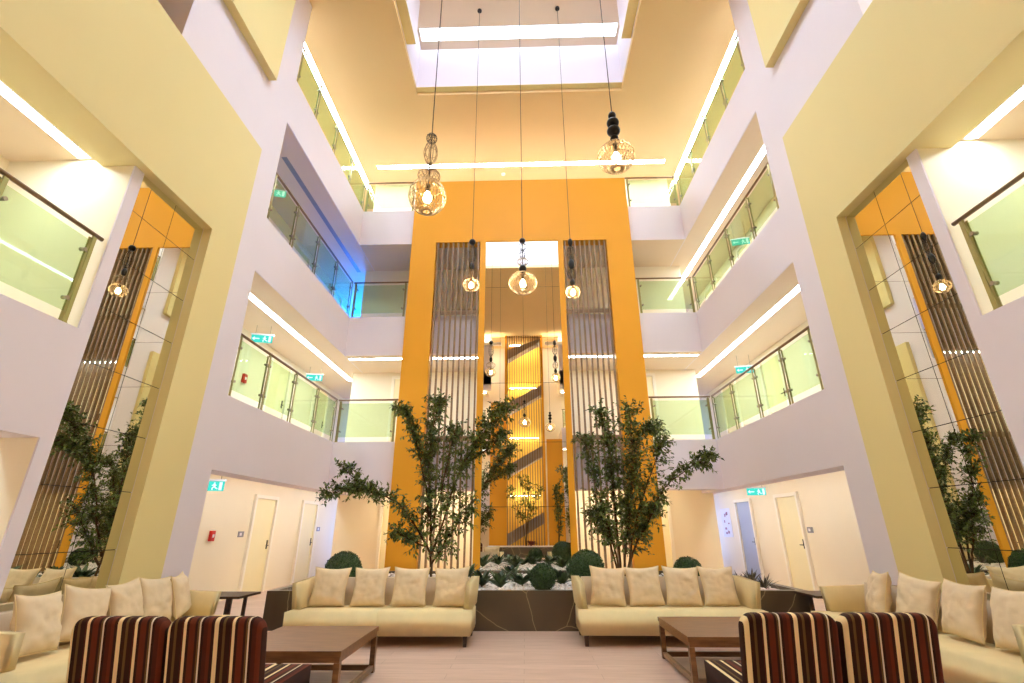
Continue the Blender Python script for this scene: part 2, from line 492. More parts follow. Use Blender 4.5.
    for k in range(4):
        if k == 3: matw = 'win_blue'
        else: matw = 'win_blue'
        if s < 0 and k == 2: matw = 'win_deep'
        zf, zc = ZF[k] + .35, (2.62 if k == 0 else ZS[k]) - .2
        f = MB(); a0, a1 = x0 + .15, x1 - .15
        f.box(a0, a0 + .05, YE + .02, YE + .1, zf, zc); f.box(a1 - .05, a1, YE + .02, YE + .1, zf, zc)
        f.box(a0 + .05, a1 - .05, YE + .02, YE + .1, zf, zf + .05); f.box(a0 + .05, a1 - .05, YE + .02, YE + .1, zc - .05, zc)
        f.box((a0 + a1) / 2 - .025, (a0 + a1) / 2 + .025, YE + .02, YE + .1, zf + .05, zc - .05)
        o = struct('window_%d' % (k + 1 + (4 if s > 0 else 0)), f, M['winframe'], 'bluish dusk window ending the %s-level corridor on the %s' % (lv[k], sd), 'window')
        MB().box(a0, a1, YE + .1, YE + .12, zf, zc).build('pane', M[matw], o)
    # return wall beside the back gallery rooms
    mb = bx(MB(), XC - .15, XC, YBW + .15, YE, 0, H)
    struct('wall_%s_return' % sd, mb, M['innerwall'], 'cream return wall of the %s corridor beyond the back gallery' % sd, 'wall')
struct('wall_back_gallery', MB().box(-XC, XC, YBW, YBW + .15, 0, H), M['innerwall'], 'cream wall behind the back galleries and orange portal', 'wall')
for k in range(3):
    z0, z1 = ZS[k], ZF[k + 1]
    mb = MB()
    if k == 0:
        mb.box(-W, W, YB, YB + .42, z0, z1); mb.box(-W, W, YB + .42, YBW, 2.62, z1)
    else:
        mb.box(-W, W, YB, YBW, z0, z1)
    struct('floor_back_gallery', mb, M['white'], 'white floor edge of the %s-level back gallery behind the orange portal' % lv[k + 1], 'gallery floor')
    if k == 0: mb = MB().box(-W - .3, W + .3, YB + .45, YBW - .002, 2.619, 2.62)
    else: mb = MB().box(-W, W, YB + .02, YBW - .002, z0 - .0012, z0)
    struct('ceiling_back_gallery', mb, M['ceil_g'], 'cream ceiling lining over the %s-level back gallery' % lv[k], 'ceiling')

# ------------------------------------------------------------------ glass balustrades
def balustrade(p0, p1, z, joints, label, rail_mat='rail', rail_ext=(0, 0)):
    p0, p1 = Vector((*p0, z)), Vector((*p1, z))
    d = p1 - p0; L = d.length; rz = math.atan2(d.y, d.x)
    o = thing('glass_balustrade', label, 'balustrade', p0, rz, 'glass balustrades along the galleries')
    js = [0.06] + joints + [L - .06]
    for a, b in zip(js, js[1:]):
        MB().box(a + .035, b - .035, -.006, .006, .13, 1.0).build('glass_panel', M['glass'], o)
    MB().tube([(-rail_ext[0], 0, 1.09), (L + rail_ext[1], 0, 1.09)], .024, 10).build('handrail', M[rail_mat], o, smooth=True)
    for j in js:
        p = MB()
        p.box(j - .022, j + .022, .02, .03, 0, 1.05); p.box(j - .022, j + .022, -.03, -.02, 0, 1.05)
        p.box(j - .03, j + .03, -.035, .035, 0, .012)
        p.tube([(j, 0, 1.03), (j, 0, 1.075)], .012, 6)
        po = p.build('post', M['bronze'], o)
        for zc in (.27, .86):
            for sg in (-1, 1):
                if (j == js[0] and sg < 0) or (j == js[-1] and sg > 0): continue
                c = MB(); c.tube([(j + sg * .06, -.03, zc), (j + sg * .06, .03, zc)], .022, 10); c.box(j + min(0, sg * .06), j + max(0, sg * .06), -.008, .008, zc - .008, zc + .008)
                c.build('clamp', M['steel'], po)
    return o
yl = [8.5, 9.64, 10.8]
for s, sd in ((-1, 'left'), (1, 'right')):
    for k in (1, 2, 3):
        nm = lv[k]
        balustrade((s * (W + .05), YN + .02), (s * (W + .05), YB + .0), ZF[k], [y - YN - .02 for y in yl],
                   'glass balustrade along the %s-level side gallery on the %s' % (nm, sd))
        a, b = (-W - .02, -3.22) if s < 0 else (3.22, W + .02)
        balustrade((a, YB + .05), (b, YB + .05), ZF[k], [], 'short glass balustrade on the %s-level back gallery %s of the orange portal' % (nm, sd))
    balustrade((s * (W + .05), .2), (s * (W + .05), 4.55), ZF[1], [1.1, 2.2, 3.3], 'large glass balustrade of the near gallery at the far %s edge' % sd, 'rail', (0, .05))

# ------------------------------------------------------------------ orange portal, slats, central mirror
PY = 11.76
mb = MB()
mb.box(-3.14, -2.43, PY, PY + .3, 0, 11.22); mb.box(2.43, 3.14, PY, PY + .3, 0, 11.22)
mb.box(-2.43, 2.43, PY, PY + .3, 9.07, 11.22)
mb.box(-1.16, -1.0, PY - .01, PY + .3, 0, 9.07); mb.box(1.05, 1.2, PY - .01, PY + .3, 0, 9.07)
struct('wall_back', mb, M['orange'], 'tall orange portal wall framing the slat screens and central mirror', 'wall')
for x0, x1, sd in ((-2.43, -1.16, 'left'), (1.2, 2.43, 'right')):
    o = thing('slat_screen', 'tall screen of vertical taupe slats on the %s of the central mirror' % sd, 'slat screen', ((x0 + x1) / 2, PY + .07, .5))
    hw = (x1 - x0) / 2
    m = MB(); n = 9
    for i in range(n):
        x = -hw + .055 + (2 * hw - .11) * i / (n - 1)
        m.box(x - .02, x + .02, -.045, .045, 0, 8.565)
    m.build('slats', M['slat'], o)
    for zz in (2.94, 6.36):
        MB().box(-hw, hw, .047, .065, zz - .02, zz + .1).build('cross_rail', M['slat'], o)
o = thing('wall_mirror', 'tall central mirror in the orange portal above the planter', 'mirror', (.025, PY + .04, .5))
MB().box(-1.024, 1.024, 0, .03, 0, 8.57).build('backing', M['backing'], o)
zs = [0, 1.37, 2.86, 4.36, 5.6, 7.1, 8.57]
for z0, z1 in zip(zs, zs[1:]):
    MB().box(-1.02, 1.02, -.012, -.002, z0 + .004, z1 - .004).build('mirror_panel', M['mirrorc'], o)

# ------------------------------------------------------------------ rear wall (seen in the mirrors)
mb = MB()
mb.box(-W - .2, -1.95, YR - .2, YR, ZS[2] + .3, H); mb.box(2.2, W + .2, YR - .2, YR, ZS[2] + .3, H)
for k in range(3):
    mb.box(-W - .2, -1.95, YR - .2, YR, ZS[k], ZF[k + 1]); mb.box(2.2, W + .2, YR - .2, YR, ZS[k], ZF[k + 1])
struct('wall_rear', mb, M['white'], 'white gallery bands of the wall opposite, seen in the central mirror', 'wall')
struct('wall_rear_inner', MB().box(-7, 7, YR - 2.3, YR - 2.2, 0, H), M['innerwall'], 'cream inner wall of the opposite galleries', 'wall')
mb = MB()
mb.box(-1.95, -1.04, YR - .2, YR + .02, 0, 8.4); mb.box(1.3, 2.2, YR - .2, YR + .02, 0, 6.2)
mb.box(-1.12, -1.0, YR - .3, YR + .1, 0, H); mb.box(1.08, 1.2, YR - .3, YR + .1, 0, H)
struct('wall_rear_orange', mb, M['orange'], 'orange wall pieces opposite, seen in the central mirror', 'wall')
struct('wall_rear_stair', MB().box(-1.12, 1.2, YR - 2.2, YR - 2.1, 0, H), M['gold'], 'yellow back wall of the stair behind the opposite slats', 'wall')
o = thing('slat_screen', 'full-height slat screen with grey stair behind, seen in the central mirror', 'slat screen', (.04, YR - .02, 0))
m = MB()
for i in range(15):
    x = -1.0 + 2.0 * i / 14
    m.box(x - .02, x + .02, -.06, .06, 0, H)
m.build('slats', M['slat'], o)
st = thing('staircase', 'grey staircase flights behind the opposite slats, seen in the central mirror', 'staircase', (.04, YR - .75, 0))
for z in (.75, 4.4, 8.05, 11.5):
    m = MB(); m.hexa([(-1.04, -.4, z - .3), (1.04, -.4, z + .9), (1.04, .4, z + .9), (-1.04, .4, z - .3), (-1.04, -.4, z + .35), (1.04, -.4, min(H - .05, z + 1.5)), (1.04, .4, min(H - .05, z + 1.5)), (-1.04, .4, z + .35)])
    m.build('flight', M['stair'], st)
strip(-.9, .9, YR - 1.75, YR - 1.6, H, 'added light strip brightening the opposite stair, seen in the central mirror', 'stairfill')  # this strip and the next ones are added to brighten the mirrored slats
for z in (3.2, 6.6, 9.8):
    strip(-.9, .9, YR - 1.95, YR - 1.85, z, 'added light strip behind the opposite stair, seen in the central mirror', 'stairfill', group='added opposite stair lights')
for s, sd in ((-1, 'left'), (1, 'right')):
    o = thing('added_cove_light', 'added upward cove light high on the opposite wall, seen at the %s of the central mirror' % sd, 'cove light', (s * 2.95, YR + .12, 12.0))  # added uplight that brightens the rear ceiling in the mirror
    MB().box(-1.6, 1.6, -.1, -.08, 0, .16).box(-1.6, 1.6, .1, .12, 0, .16).box(-1.6, 1.6, -.08, .1, 0, .02).build('housing', M['winframe'], o)
    MB().box(-1.58, 1.58, -.07, .09, .03, .04).build('diffuser', M['ceilfill'], o)
    strip(*sorted((s * 2.3, s * 4.6)), YR - .85, YR - .7, H, 'light strip over the opposite top gallery, seen at the %s of the central mirror' % sd, 'strip_top')
    for k in (1, 2):
        strip(*sorted((s * 2.3, s * 4.6)), YR - .8, YR - .7, ZS[k] + (0 if k < 2 else .0), 'light strip in the opposite gallery, seen at the %s of the central mirror, level %s' % (sd, lv[k]))
    mb = MB()
    for k in range(3):
        a, b = sorted((s * 2.2, s * 6.4)); mb.box(a, b, YR - 2.2, YR - .2, ZS[k] + .1, ZF[k + 1])
    struct('floor_rear_gallery', mb, M['ceil_g'], 'cream gallery floors of the opposite wall on the ' + sd, 'gallery floor')
    for k in (1, 2, 3):
        a, b = sorted((s * 2.25, s * 4.7))
        balustrade((a, YR - .08), (b, YR - .08), ZF[k], [1.2], 'glass balustrade on the %s-level opposite gallery, %s side' % (lv[k], sd))

# ------------------------------------------------------------------ doors and wall fittings
dn = [0]
def door(loc, rz, label, leaf='door', w=.95, h=2.1, hs=1):
    dn[0] += 1
    f = MB()
    f.box(-w / 2 - .08, -w / 2, -.06, .02, 0, h + .08); f.box(w / 2, w / 2 + .08, -.06, .02, 0, h + .08)
    f.box(-w / 2, w / 2, -.06, .02, h, h + .08)
    o = f.build('door_%d' % dn[0], M['doorframe'])
    o.location = loc; o.rotation_euler = (0, 0, rz)
    o['kind'] = 'structure'; o['label'] = label; o['category'] = 'door'
    l = MB().box(-w / 2 + .003, w / 2 - .003, -.012, .018, .005, h - .003).build('door_leaf', M[leaf], o)
    hd = MB(); hx = hs * (w / 2 - .09); hd.box(hx - .03, hx + .03, -.02, -.012, .95, 1.15); hd.tube([(hx, -.02, 1.03), (hx, -.055, 1.03), (hx - hs * .11, -.055, 1.03)], .01, 6)
    hd.build('door_handle', M['blackwire'], l)
    return o
# local -y faces the atrium side
RL, RR = PI / 2, -PI / 2      # left wall faces +x ; right wall faces -x
door((-CW + .0, 12.35, 0), RL, 'cream door in the ground-level corridor on the left, nearer one')
door((-CW + .0, 14.95, 0), RL, 'pale door with dark handle further down the left ground-level corridor')
door((CW, 12.45, 0), RR, 'cream door in the ground-level corridor on the right, nearer one')
door((CW, 14.95, 0), RR, 'door with bluish window light painted in, further down the right ground-level corridor', 'bluelitdoor')
for k in (1, 2):
    for s in (-1, 1):
        for y in (11.9, 14.6):
            door((s * CW, y, ZF[k]), RL if s < 0 else RR, '%s door behind the glass of the %s-level gallery on the %s' % ('nearer' if y < 13 else 'farther', lv[k], 'left' if s < 0 else 'right'))
for s, sd in ((-1, 'left'), (1, 'right')):
    for k in (0, 1):
        door((s * 3.3, YBW, ZF[k]), 0, 'door at the back of the %s-level gallery beside the orange portal, %s' % (lv[k], sd), hs=-s)

def exit_sign(loc, rz, label, drop=.12):
    o = thing('exit_sign', label, 'exit sign', loc, rz)
    MB().box(-.22, .22, -.012, .012, -.085, .085).build('sign_panel', M['signg'], o)
    m = MB()
    for sy in (-.0135,):
        # arrow
        m.box(-.17, -.05, sy, sy + .001, -.012, .012)
        m.hexa([(-.2, sy, -.002), (-.15, sy, -.045), (-.15, sy + .001, -.045), (-.2, sy + .001, -.002), (-.2, sy, .002), (-.15, sy, .045), (-.15, sy + .001, .045), (-.2, sy + .001, .002)])
        m.build('arrow', M['signw'], o); m = MB()
        # running figure
        m.box(.045, .07, sy, sy + .001, .038, .062)
        def limb(a, b, w=.009):
            ax, az = a; bx_, bz = b
            dx, dz = bx_ - ax, bz - az; l = math.hypot(dx, dz); nx, nz = -dz / l * w, dx / l * w
            m.hexa([(ax - nx, sy, az - nz), (bx_ - nx, sy, bz - nz), (bx_ - nx, sy + .001, bz - nz), (ax - nx, sy + .001, az - nz), (ax + nx, sy, az + nz), (bx_ + nx, sy, bz + nz), (bx_ + nx, sy + .001, bz + nz), (ax + nx, sy + .001, az + nz)])
        limb((.055, .035), (.065, -.01), .014); limb((.065, -.01), (.03, -.035)); limb((.03, -.035), (.035, -.07))
        limb((.065, -.01), (.09, -.035)); limb((.09, -.035), (.12, -.05)); limb((.055, .03), (.02, .005)); limb((.06, .03), (.09, .01))
        m.build('running_figure', M['signw'], o); m = MB()
        # doorway
        m.box(.14, .19, sy, sy + .001, -.07, .07)
    m.build('doorway', M['signw'], o)
    MB().box(-.24, .24, -.02, .02, .085, .12).build('housing', M['winframe'], o)
    r = MB(); r.tube([(-.15, 0, .12), (-.15, 0, .12 + drop)], .005, 6); r.tube([(.15, 0, .12), (.15, 0, .12 + drop)], .005, 6)
    r.build('hanger', M['steel'], o)
    return o
exit_sign((-5.75, 9.05, 2.15), .25, 'small green exit sign hanging at the left ground-level opening', .35)
exit_sign((-5.9, 12.9, 5.4), .2, 'pale exit sign hanging in the second-level gallery on the left', .2)
exit_sign((-5.8, 9.2, 8.85), .3, 'teal exit sign hanging in the dim third-level gallery on the left', .22)
exit_sign((-5.85, 9.9, 5.4), .25, 'teal exit sign near the pier in the second-level gallery on the left', .2)
exit_sign((5.9, 12.3, 5.3), -.2, 'pale exit sign hanging in the second-level gallery on the right', .3)
exit_sign((5.9, 11.2, 8.55), -.25, 'teal exit sign behind glass in the third-level gallery on the right', .5)
exit_sign((5.9, 12.9, 2.25), -.2, 'green exit sign above the right ground-level corridor', .25)

def alarm(loc, rz, label):
    o = thing('fire_alarm', label, 'fire alarm', loc, rz)
    MB().box(-.06, .06, -.06, 0, -.1, .1).bevel(.012).build('body', M['red'], o)
    MB().box(-.03, .03, -.063, -.058, -.03, .03).build('button_plate', M['poster'], o)
    return o
alarm((-CW, 10.4, 1.28), RL, 'red fire alarm box on the left ground-level corridor wall')
alarm((-CW, 10.4, ZF[1] + 1.2), RL, 'red fire alarm behind glass in the second-level left gallery')
def plate(loc, rz, label):
    o = thing('room_plate', label, 'wall plate', loc, rz)
    MB().box(-.11, .11, -.015, 0, -.06, .06).bevel(.004).build('plate', M['grey'], o)
    MB().box(-.06, .02, -.018, -.014, -.03, .03).build('inset', M['poster'], o)
plate((-CW, 11.5, 1.3), RL, 'grey plate beside the nearer door on the left')
plate((CW, 11.7, 1.35), RR, 'grey plate beside the nearer door on the right')
plate((-CW, 15.8, 1.4), RL, 'small plate beside the farther door on the left')
o = thing('wall_poster', 'pale printed poster on the bluish corridor wall at right', 'poster', (CW, 16.4, 1.55), RR)
MB().box(-.36, .36, -.012, 0, -.42, .42).build('sheet', M['poster'], o)
random.seed(3)
for i in range(9):
    x = random.uniform(-.3, .2); z = random.uniform(-.36, .3)
    MB().box(x, x + random.uniform(.05, .14), -.0135, -.012, z, z + random.uniform(.03, .1)).build('print', M['posterink'], o)
o = thing('downlight', 'small round spotlight at the top of the orange wall', 'spotlight', (-.55, PY - .35, 11.6))
o.location = (-.58, 13.15, H)
MB().lathe([(.05, -.03), (.07, -.03), (.075, 0), (.05, 0)]).build('ring', M['winframe'], o)
MB().lathe([(.001, -.026), (.048, -.026), (.048, -.02), (.001, -.02)]).build('lens', M['bulb'], o)

# ------------------------------------------------------------------ planter
PX0, PX1, PY0, PT = -3.92, 4.22, 8.1, .53
mb = MB()
mb.box(PX0, PX1, PY0, PY0 + .12, 0, PT); mb.box(PX0, PX0 + .12, PY0 + .12, PY, 0, PT); mb.box(PX1 - .12, PX1, PY0 + .12, PY, 0, PT)
mb.box(PX0 + .12, PX1 - .12, PY - .1, PY - .012, 0, PT)
o = tag(mb.build('planter', M['marble']), 'long low dark marble planter in front of the orange portal', 'planter')
mb = MB()
nx, ny = 80, 40
random.seed(5)
grid = [[None] * (ny + 1) for _ in range(nx + 1)]
xa, xb, ya, yb = PX0 + .125, PX1 - .125, PY0 + .125, PY - .105
for i in range(nx + 1):
    for j in range(ny + 1):
        x = xa + (xb - xa) * i / nx; y = ya + (yb - ya) * j / ny
        grid[i][j] = mb.bm.verts.new((x, y, .47 + .04 * noise.noise(Vector((x * 1.3, y * 1.3, 0))) + random.uniform(-.006, .006)))
for i in range(nx):
    for j in range(ny):
        mb.bm.faces.new((grid[i][j], grid[i + 1][j], grid[i + 1][j + 1], grid[i][j + 1]))
for n in range(2600):
    x = random.uniform(xa + .03, xb - .03); y = ya + .03 + (yb - ya - .06) * random.random() ** 1.6
    r = random.uniform(.016, .034)
    mt = Matrix.Translation((x, y, .48 + .04 * noise.noise(Vector((x * 1.3, y * 1.3, 0))) + r * .3)) @ Matrix.Rotation(random.uniform(0, PI), 4, 'Z') @ Matrix.Diagonal((1.3, .9, .7, 1))
    bmesh.ops.create_icosphere(mb.bm, subdivisions=1, radius=r, matrix=mt)
tag(mb.build('pebbles', M['pebble'], smooth=True), 'white pebbles filling the marble planter', 'pebbles', kind='stuff')

# ------------------------------------------------------------------ plants
def add_leaf(bm, p, d, up, L, w, fold=.3):
    d = d.normalized()
    s = d.cross(up)
    if s.length < 1e-4: s = d.cross(Vector((1, 0, 0)))
    s.normalize()
    n = s.cross(d).normalized()
    a = bm.verts.new(p); b = bm.verts.new(p + d * L * .45 + s * w + n * w * fold); c = bm.verts.new(p + d * L - n * L * .1)
    e = bm.verts.new(p + d * L * .45 - s * w + n * w * fold)
    m = bm.verts.new(p + d * L * .5)
    bm.faces.new((a, b, m)); bm.faces.new((b, c, m)); bm.faces.new((a, m, e)); bm.faces.new((m, c, e))

def rv(rng):
    while True:
        v = Vector((rng.uniform(-1, 1), rng.uniform(-1, 1), rng.uniform(-1, 1)))
        if .05 < v.length < 1: return v.normalized()

def tree(name, label, base, branches, seed, ntw, leafL=.1, mat='leaf', tw=(.14, .34), r0=.028, group=None):
    """branches: (points relative to base, t0 where leaves begin, density)"""
    rng = random.Random(seed)
    o = thing(name, label, 'tree', base, 0, group)
    tr, fo = MB(), MB(); fo.raw = True
    for pts, t0, dens, spread in branches:
        P = [Vector(p) for p in pts]
        # smooth by Catmull-like subdivision with wobble
        Q = []
        for i in range(len(P) - 1):
            p0 = P[max(i - 1, 0)]; p1 = P[i]; p2 = P[i + 1]; p3 = P[min(i + 2, len(P) - 1)]
            for k in range(6):
                u = k / 6
                q = .5 * ((2 * p1) + (p2 - p0) * u + (2 * p0 - 5 * p1 + 4 * p2 - p3) * u * u + (3 * p1 - p0 - 3 * p2 + p3) * u ** 3)
                Q.append(q + (rv(rng) * .012 if (i or k) else Vector()))
        Q.append(P[-1])
        n = len(Q)
        tr.tube(Q, [r0 * (1 - .85 * i / (n - 1)) for i in range(n)], 7)
        cnt = int(ntw * dens)
        for _ in range(cnt):
            t = t0 + (1 - t0) * rng.random() ** .85
            f = t * (n - 1); i = min(int(f), n - 2); q = Q[i].lerp(Q[i + 1], f - i)
            tang = (Q[i + 1] - Q[i]).normalized()
            d = (rv(rng) * 1.0 + tang * .5 + Vector((0, 0, .25))).normalized()
            l = rng.uniform(*tw) * spread
            e1 = q + d * l * .55; e2 = q + d * l + Vector((0, 0, -.05 * l))
            tr.tube([q, e1, e2], [.005, .0035, .002], 3, False)
            nl = rng.randint(6, 9)
            for k in range(nl):
                u = .25 + .75 * k / (nl - 1)
                p = q.lerp(e1, u * 2) if u < .5 else e1.lerp(e2, u * 2 - 1)
                ld = (d * .6 + rv(rng) * .9 + Vector((0, 0, -.25))).normalized()
                add_leaf(fo.bm, p, ld, (rv(rng) * .6 + Vector((0, 0, 1))).normalized(), leafL * rng.uniform(.7, 1.2), leafL * rng.uniform(.2, .28))
    tr.build('trunk', M['bark'], o, smooth=True)
    fo.build('foliage', M[mat], o)
    return o
def rel(pts, b, dy=0):
    n = len(pts) - 1
    return [(x - b[0], dy * i / n, z - b[2]) for i, (x, z) in enumerate(pts)]
b = (-1.66, 9.5, .45)
tree('ficus_tree', 'left slender green tree with a long arm reaching left over the sofa', b, [
    (rel([(-1.66, .45), (-1.75, 1.56), (-1.85, 2.65), (-1.74, 3.85)], b, .15), .25, 1.5, 1.0),
    (rel([(-1.70, .95), (-1.86, 1.25), (-2.34, 1.85), (-3.03, 2.08), (-3.66, 2.03)], b, -.25), .22, 1.05, .75),
    (rel([(-2.7, 2.0), (-3.1, 2.2), (-3.42, 2.5)], b, -.2), .3, .3, .7),
    (rel([(-1.8, 1.1), (-2.05, 1.2), (-2.3, 1.35)], b, -.2), .2, .3, .8),
    (rel([(-1.70, .95), (-1.50, 1.5), (-1.18, 2.46), (-.78, 3.1), (-.33, 3.62)], b, -.3), .28, 1.35, 1.0),
    (rel([(-1.77, 1.6), (-1.9, 2.2), (-2.2, 3.2), (-2.55, 3.72)], b, .3), .45, .8, .8),
    (rel([(-1.69, .8), (-1.42, 1.2), (-.97, 1.85)], b, -.1), .15, .6, 1.0),
    (rel([(-1.1, 2.6), (-.7, 2.8), (-.42, 3.05)], b, -.3), .2, .4, .9),
    (rel([(-1.73, 1.2), (-1.62, 1.9), (-1.45, 2.9), (-1.4, 3.3)], b, .35), .3, .6, 1.0),
], 11, 195, .088, r0=.022)
b = (1.74, 9.5, .45)
tree('ficus_tree', 'right multi-stemmed green tree with a branch reaching right', b, [
    (rel([(1.73, .45), (1.71, 1.89), (1.69, 2.82), (1.6, 3.62)], b, .2), .25, 1.1, 1.0),
    (rel([(1.76, .45), (1.86, 1.2), (2.0, 1.95), (2.29, 3.01), (2.7, 3.3)], b, .3), .3, 1.1, 1.0),
    (rel([(1.78, .45), (1.95, 1.0), (2.2, 1.4), (2.61, 2.07), (3.15, 2.47), (3.47, 2.63)], b, -.2), .3, .9, .8),
    (rel([(1.72, .45), (1.66, .9), (1.52, 1.4), (1.32, 2.26), (1.18, 3.0)], b, -.3), .3, .95, .9),
    (rel([(1.74, .45), (1.86, 1.2), (2.08, 2.44), (2.12, 3.58)], b, -.1), .25, 1.1, 1.1),
    (rel([(1.76, .45), (2.13, 1.3), (2.49, 1.75)], b, .2), .3, .55, 1.0),
    (rel([(1.70, .5), (1.5, 1.4), (1.3, 1.6)], b, .1), .3, .45, 1.0),
    (rel([(1.80, .45), (2.0, 1.4), (2.45, 2.5), (2.6, 2.9)], b, -.35), .3, .6, 1.0),
], 23, 185, .088, r0=.022)

def ball_shrub(label, loc, r, seed):
    rng = random.Random(seed)
    o = thing('ball_shrub', label, 'shrub', loc, 0, 'clipped ball shrubs in the planter')
    MB().sphere((0, 0, r), r * .9, 3).build('core', M['dark'], o, smooth=True)
    MB().tube([(0, 0, -.1), (0, 0, r * .3)], .02, 6).build('stem', M['bark'], o)
    f = MB(); f.raw = True
    for _ in range(int(5200 * (r / .25) ** 1.3)):
        d = rv(rng)
        p = Vector((0, 0, r)) + d * r * rng.uniform(.88, 1.0)
        add_leaf(f.bm, p, (d * .5 + rv(rng) * .9).normalized(), d, .03, .009)
    f.build('foliage', M['box'], o)
    return o
ball_shrub('small clipped ball shrub at the planter edge between the cream sofas', (.3, 8.5, .48), .2, 1)
ball_shrub('large clipped ball shrub beside the right slat screen behind the sofa', (1.06, 9.0, .46), .3, 2)
ball_shrub('large clipped ball shrub behind the left sofa', (-3.1, 9.0, .42), .31, 3)
ball_shrub('ball shrub half hidden behind the last cushions of the right sofa', (2.85, 9.3, .45), .24, 4)

def rosette(label, loc, seed, n=26, L=.34, mat='dark', w=.05, up=.5, name='leafy_plant', group='dark leafy plants in the planter'):
    rng = random.Random(seed)
    o = thing(name, label, 'plant', loc, 0, group)
    f = MB(); f.raw = True
    for i in range(n):
        a = rng.uniform(0, 2 * PI); l = L * rng.uniform(.6, 1.1); e = rng.uniform(up * .5, up * 1.8)
        d = Vector((math.cos(a), math.sin(a), e)).normalized()
        s = Vector((-math.sin(a), math.cos(a), 0))
        pts = []
        for k in range(6):
            t = k / 5
            q = d * l * t + Vector((0, 0, -.25 * l * t * t))
            ww = w * math.sin(PI * min(1, .12 + .88 * t)) * rng.uniform(.85, 1)
            pts.append((q - s * ww + Vector((0, 0, ww * .4)), q, q + s * ww + Vector((0, 0, ww * .4))))
        vs = [[f.bm.verts.new(x) for x in r] for r in pts]
        for a_, b_ in zip(vs, vs[1:]):
            f.bm.faces.new((a_[0], a_[1], b_[1], b_[0])); f.bm.faces.new((a_[1], a_[2], b_[2], b_[1]))
    f.build('foliage', M[mat], o)
    MB().lathe([(.03, -.08), (.025, .05), (.005, .1)], seg=8).build('stem', M['bark'], o)
    return o
spots = [(-1.08, 9.9, 'tall dark leafy plant at the foot of the left slat screen'), (-.72, 9.2, 'dark leafy plant second from the left slat screen'),
         (-.40, 8.95, 'dark leafy plant with broad leaves left of the central mirror axis'), (-.05, 9.35, 'dark leafy plant just left of the small ball shrub'),
         (.2, 9.5, 'dark leafy plant behind the small ball shrub'), (.66, 9.4, 'dark leafy plant between the small and large ball shrubs'),
         (.92, 10.4, 'dark leafy plant at the foot of the right slat screen post'), (-.25, 10.2, 'dark leafy plant near the mirror on the left')]
for i, (x, y, lb) in enumerate(spots):
    rosette(lb, (x, y, .47), 40 + i, 34, .42 if i else .5, 'dark', .048, 1.15)
for i, (x, y, lb) in enumerate([(3.2, 8.75, 'spiky grass clump just right of the right sofa back'), (3.62, 9.1, 'spiky grass clump before the blue corridor'),
                                (4.0, 9.5, 'spiky purple grass clump at the right end of the planter'), (3.85, 8.7, 'spiky grass clump nearest the right side table'),
                                (2.55, 9.6, 'thin grass clump behind the right sofa'), (-2.5, 9.4, 'thin grass clump behind the left sofa')]):
    rosette(lb, (x, y, .47), 70 + i, 34, .38, 'grassleaf', .011, 1.3, 'spiky_grass', 'spiky grasses in the planter')

# opposite planter (seen in the mirror)
mb = MB().box(-2.0, 2.2, YR + .15, YR + 1.3, 0, .5)
tag(mb.build('planter', M['marble']), 'low marble planter opposite, seen in the central mirror', 'planter')
tag(MB().box(-1.95, 2.15, YR + .2, YR + 1.25, .5, .54).build('pebbles', M['pebble']), 'white pebbles of the opposite planter, seen in the mirror', 'pebbles', kind='stuff')
b = (.05, YR + .75, .5)
tree('ficus_tree', 'tree with yellow light painted into its leaves, reflected in the middle of the central mirror', b, [
    ([(0, 0, 0), (.02, 0, 1.2), (-.1, 0, 2.4), (-.25, 0, 3.6)], .3, 1.0, 1.3), ([(0, 0, 0), (.15, 0, 1.3), (.5, 0, 2.2), (.7, .1, 2.9)], .3, 1.1, 1.3),
    ([(0, 0, 0), (-.2, 0, 1.3), (-.6, .1, 2.2), (-.8, 0, 2.9)], .3, 1.1, 1.3), ([(0, 0, 0), (.1, .1, 1.6), (.2, .1, 2.8), (.2, 0, 3.4)], .3, 1.0, 1.3)], 31, 42, .13, 'leafrear')
b = (1.75, YR + .75, .5)
tree('ficus_tree', 'dark narrow tree reflected at the right of the central mirror', b, [
    ([(0, 0, 0), (.02, 0, 1.2), (-.02, 0, 2.4), (.05, 0, 3.0)], .3, 1.6, 1.0), ([(0, 0, 0), (.1, 0, 1.0), (.15, 0, 1.8), (.2, 0, 2.5)], .2, 1.3, 1.0)], 33, 50, .13, 'leaf')
rosette('red-leaved plant under the reflected tree', (.3, YR + .9, .54), 91, 26, .5, 'redleaf', .06, .8, 'red_leaf_plant', None)

# ------------------------------------------------------------------ pendants
def wire_shade(prof, c, nm, nr, r, mat, parent, name, twist=0.0):
    m = MB()
    for k in range(nm):
        a0 = 2 * PI * k / nm
        pts = []
        N = 10
        for i in range(N + 1):
            f = i / N * (len(prof) - 1); j = min(int(f), len(prof) - 2); u = f - j
            rr = prof[j][0] * (1 - u) + prof[j + 1][0] * u; z = prof[j][1] * (1 - u) + prof[j + 1][1] * u
            a = a0 + twist * i / N
            pts.append((rr * math.cos(a), rr * math.sin(a), c + z))
        m.tube(pts, r, 4, False)
    for k in range(nr):
        f = (k + .5) / nr * (len(prof) - 1); j = min(int(f), len(prof) - 2); u = f - j
        rr = prof[j][0] * (1 - u) + prof[j + 1][0] * u; z = prof[j][1] * (1 - u) + prof[j + 1][1] * u
        m.tube([(rr * math.cos(2 * PI * q / 24), rr * math.sin(2 * PI * q / 24), c + z) for q in range(25)], r, 4, False)
    return m.build(name, M[mat], parent)
def ell(a, b, n=10, t0=.06, t1=.94):
    return [(a * math.sin(PI * (t0 + (t1 - t0) * i / n)), b * math.cos(PI * (t0 + (t1 - t0) * i / n))) for i in range(n + 1)]
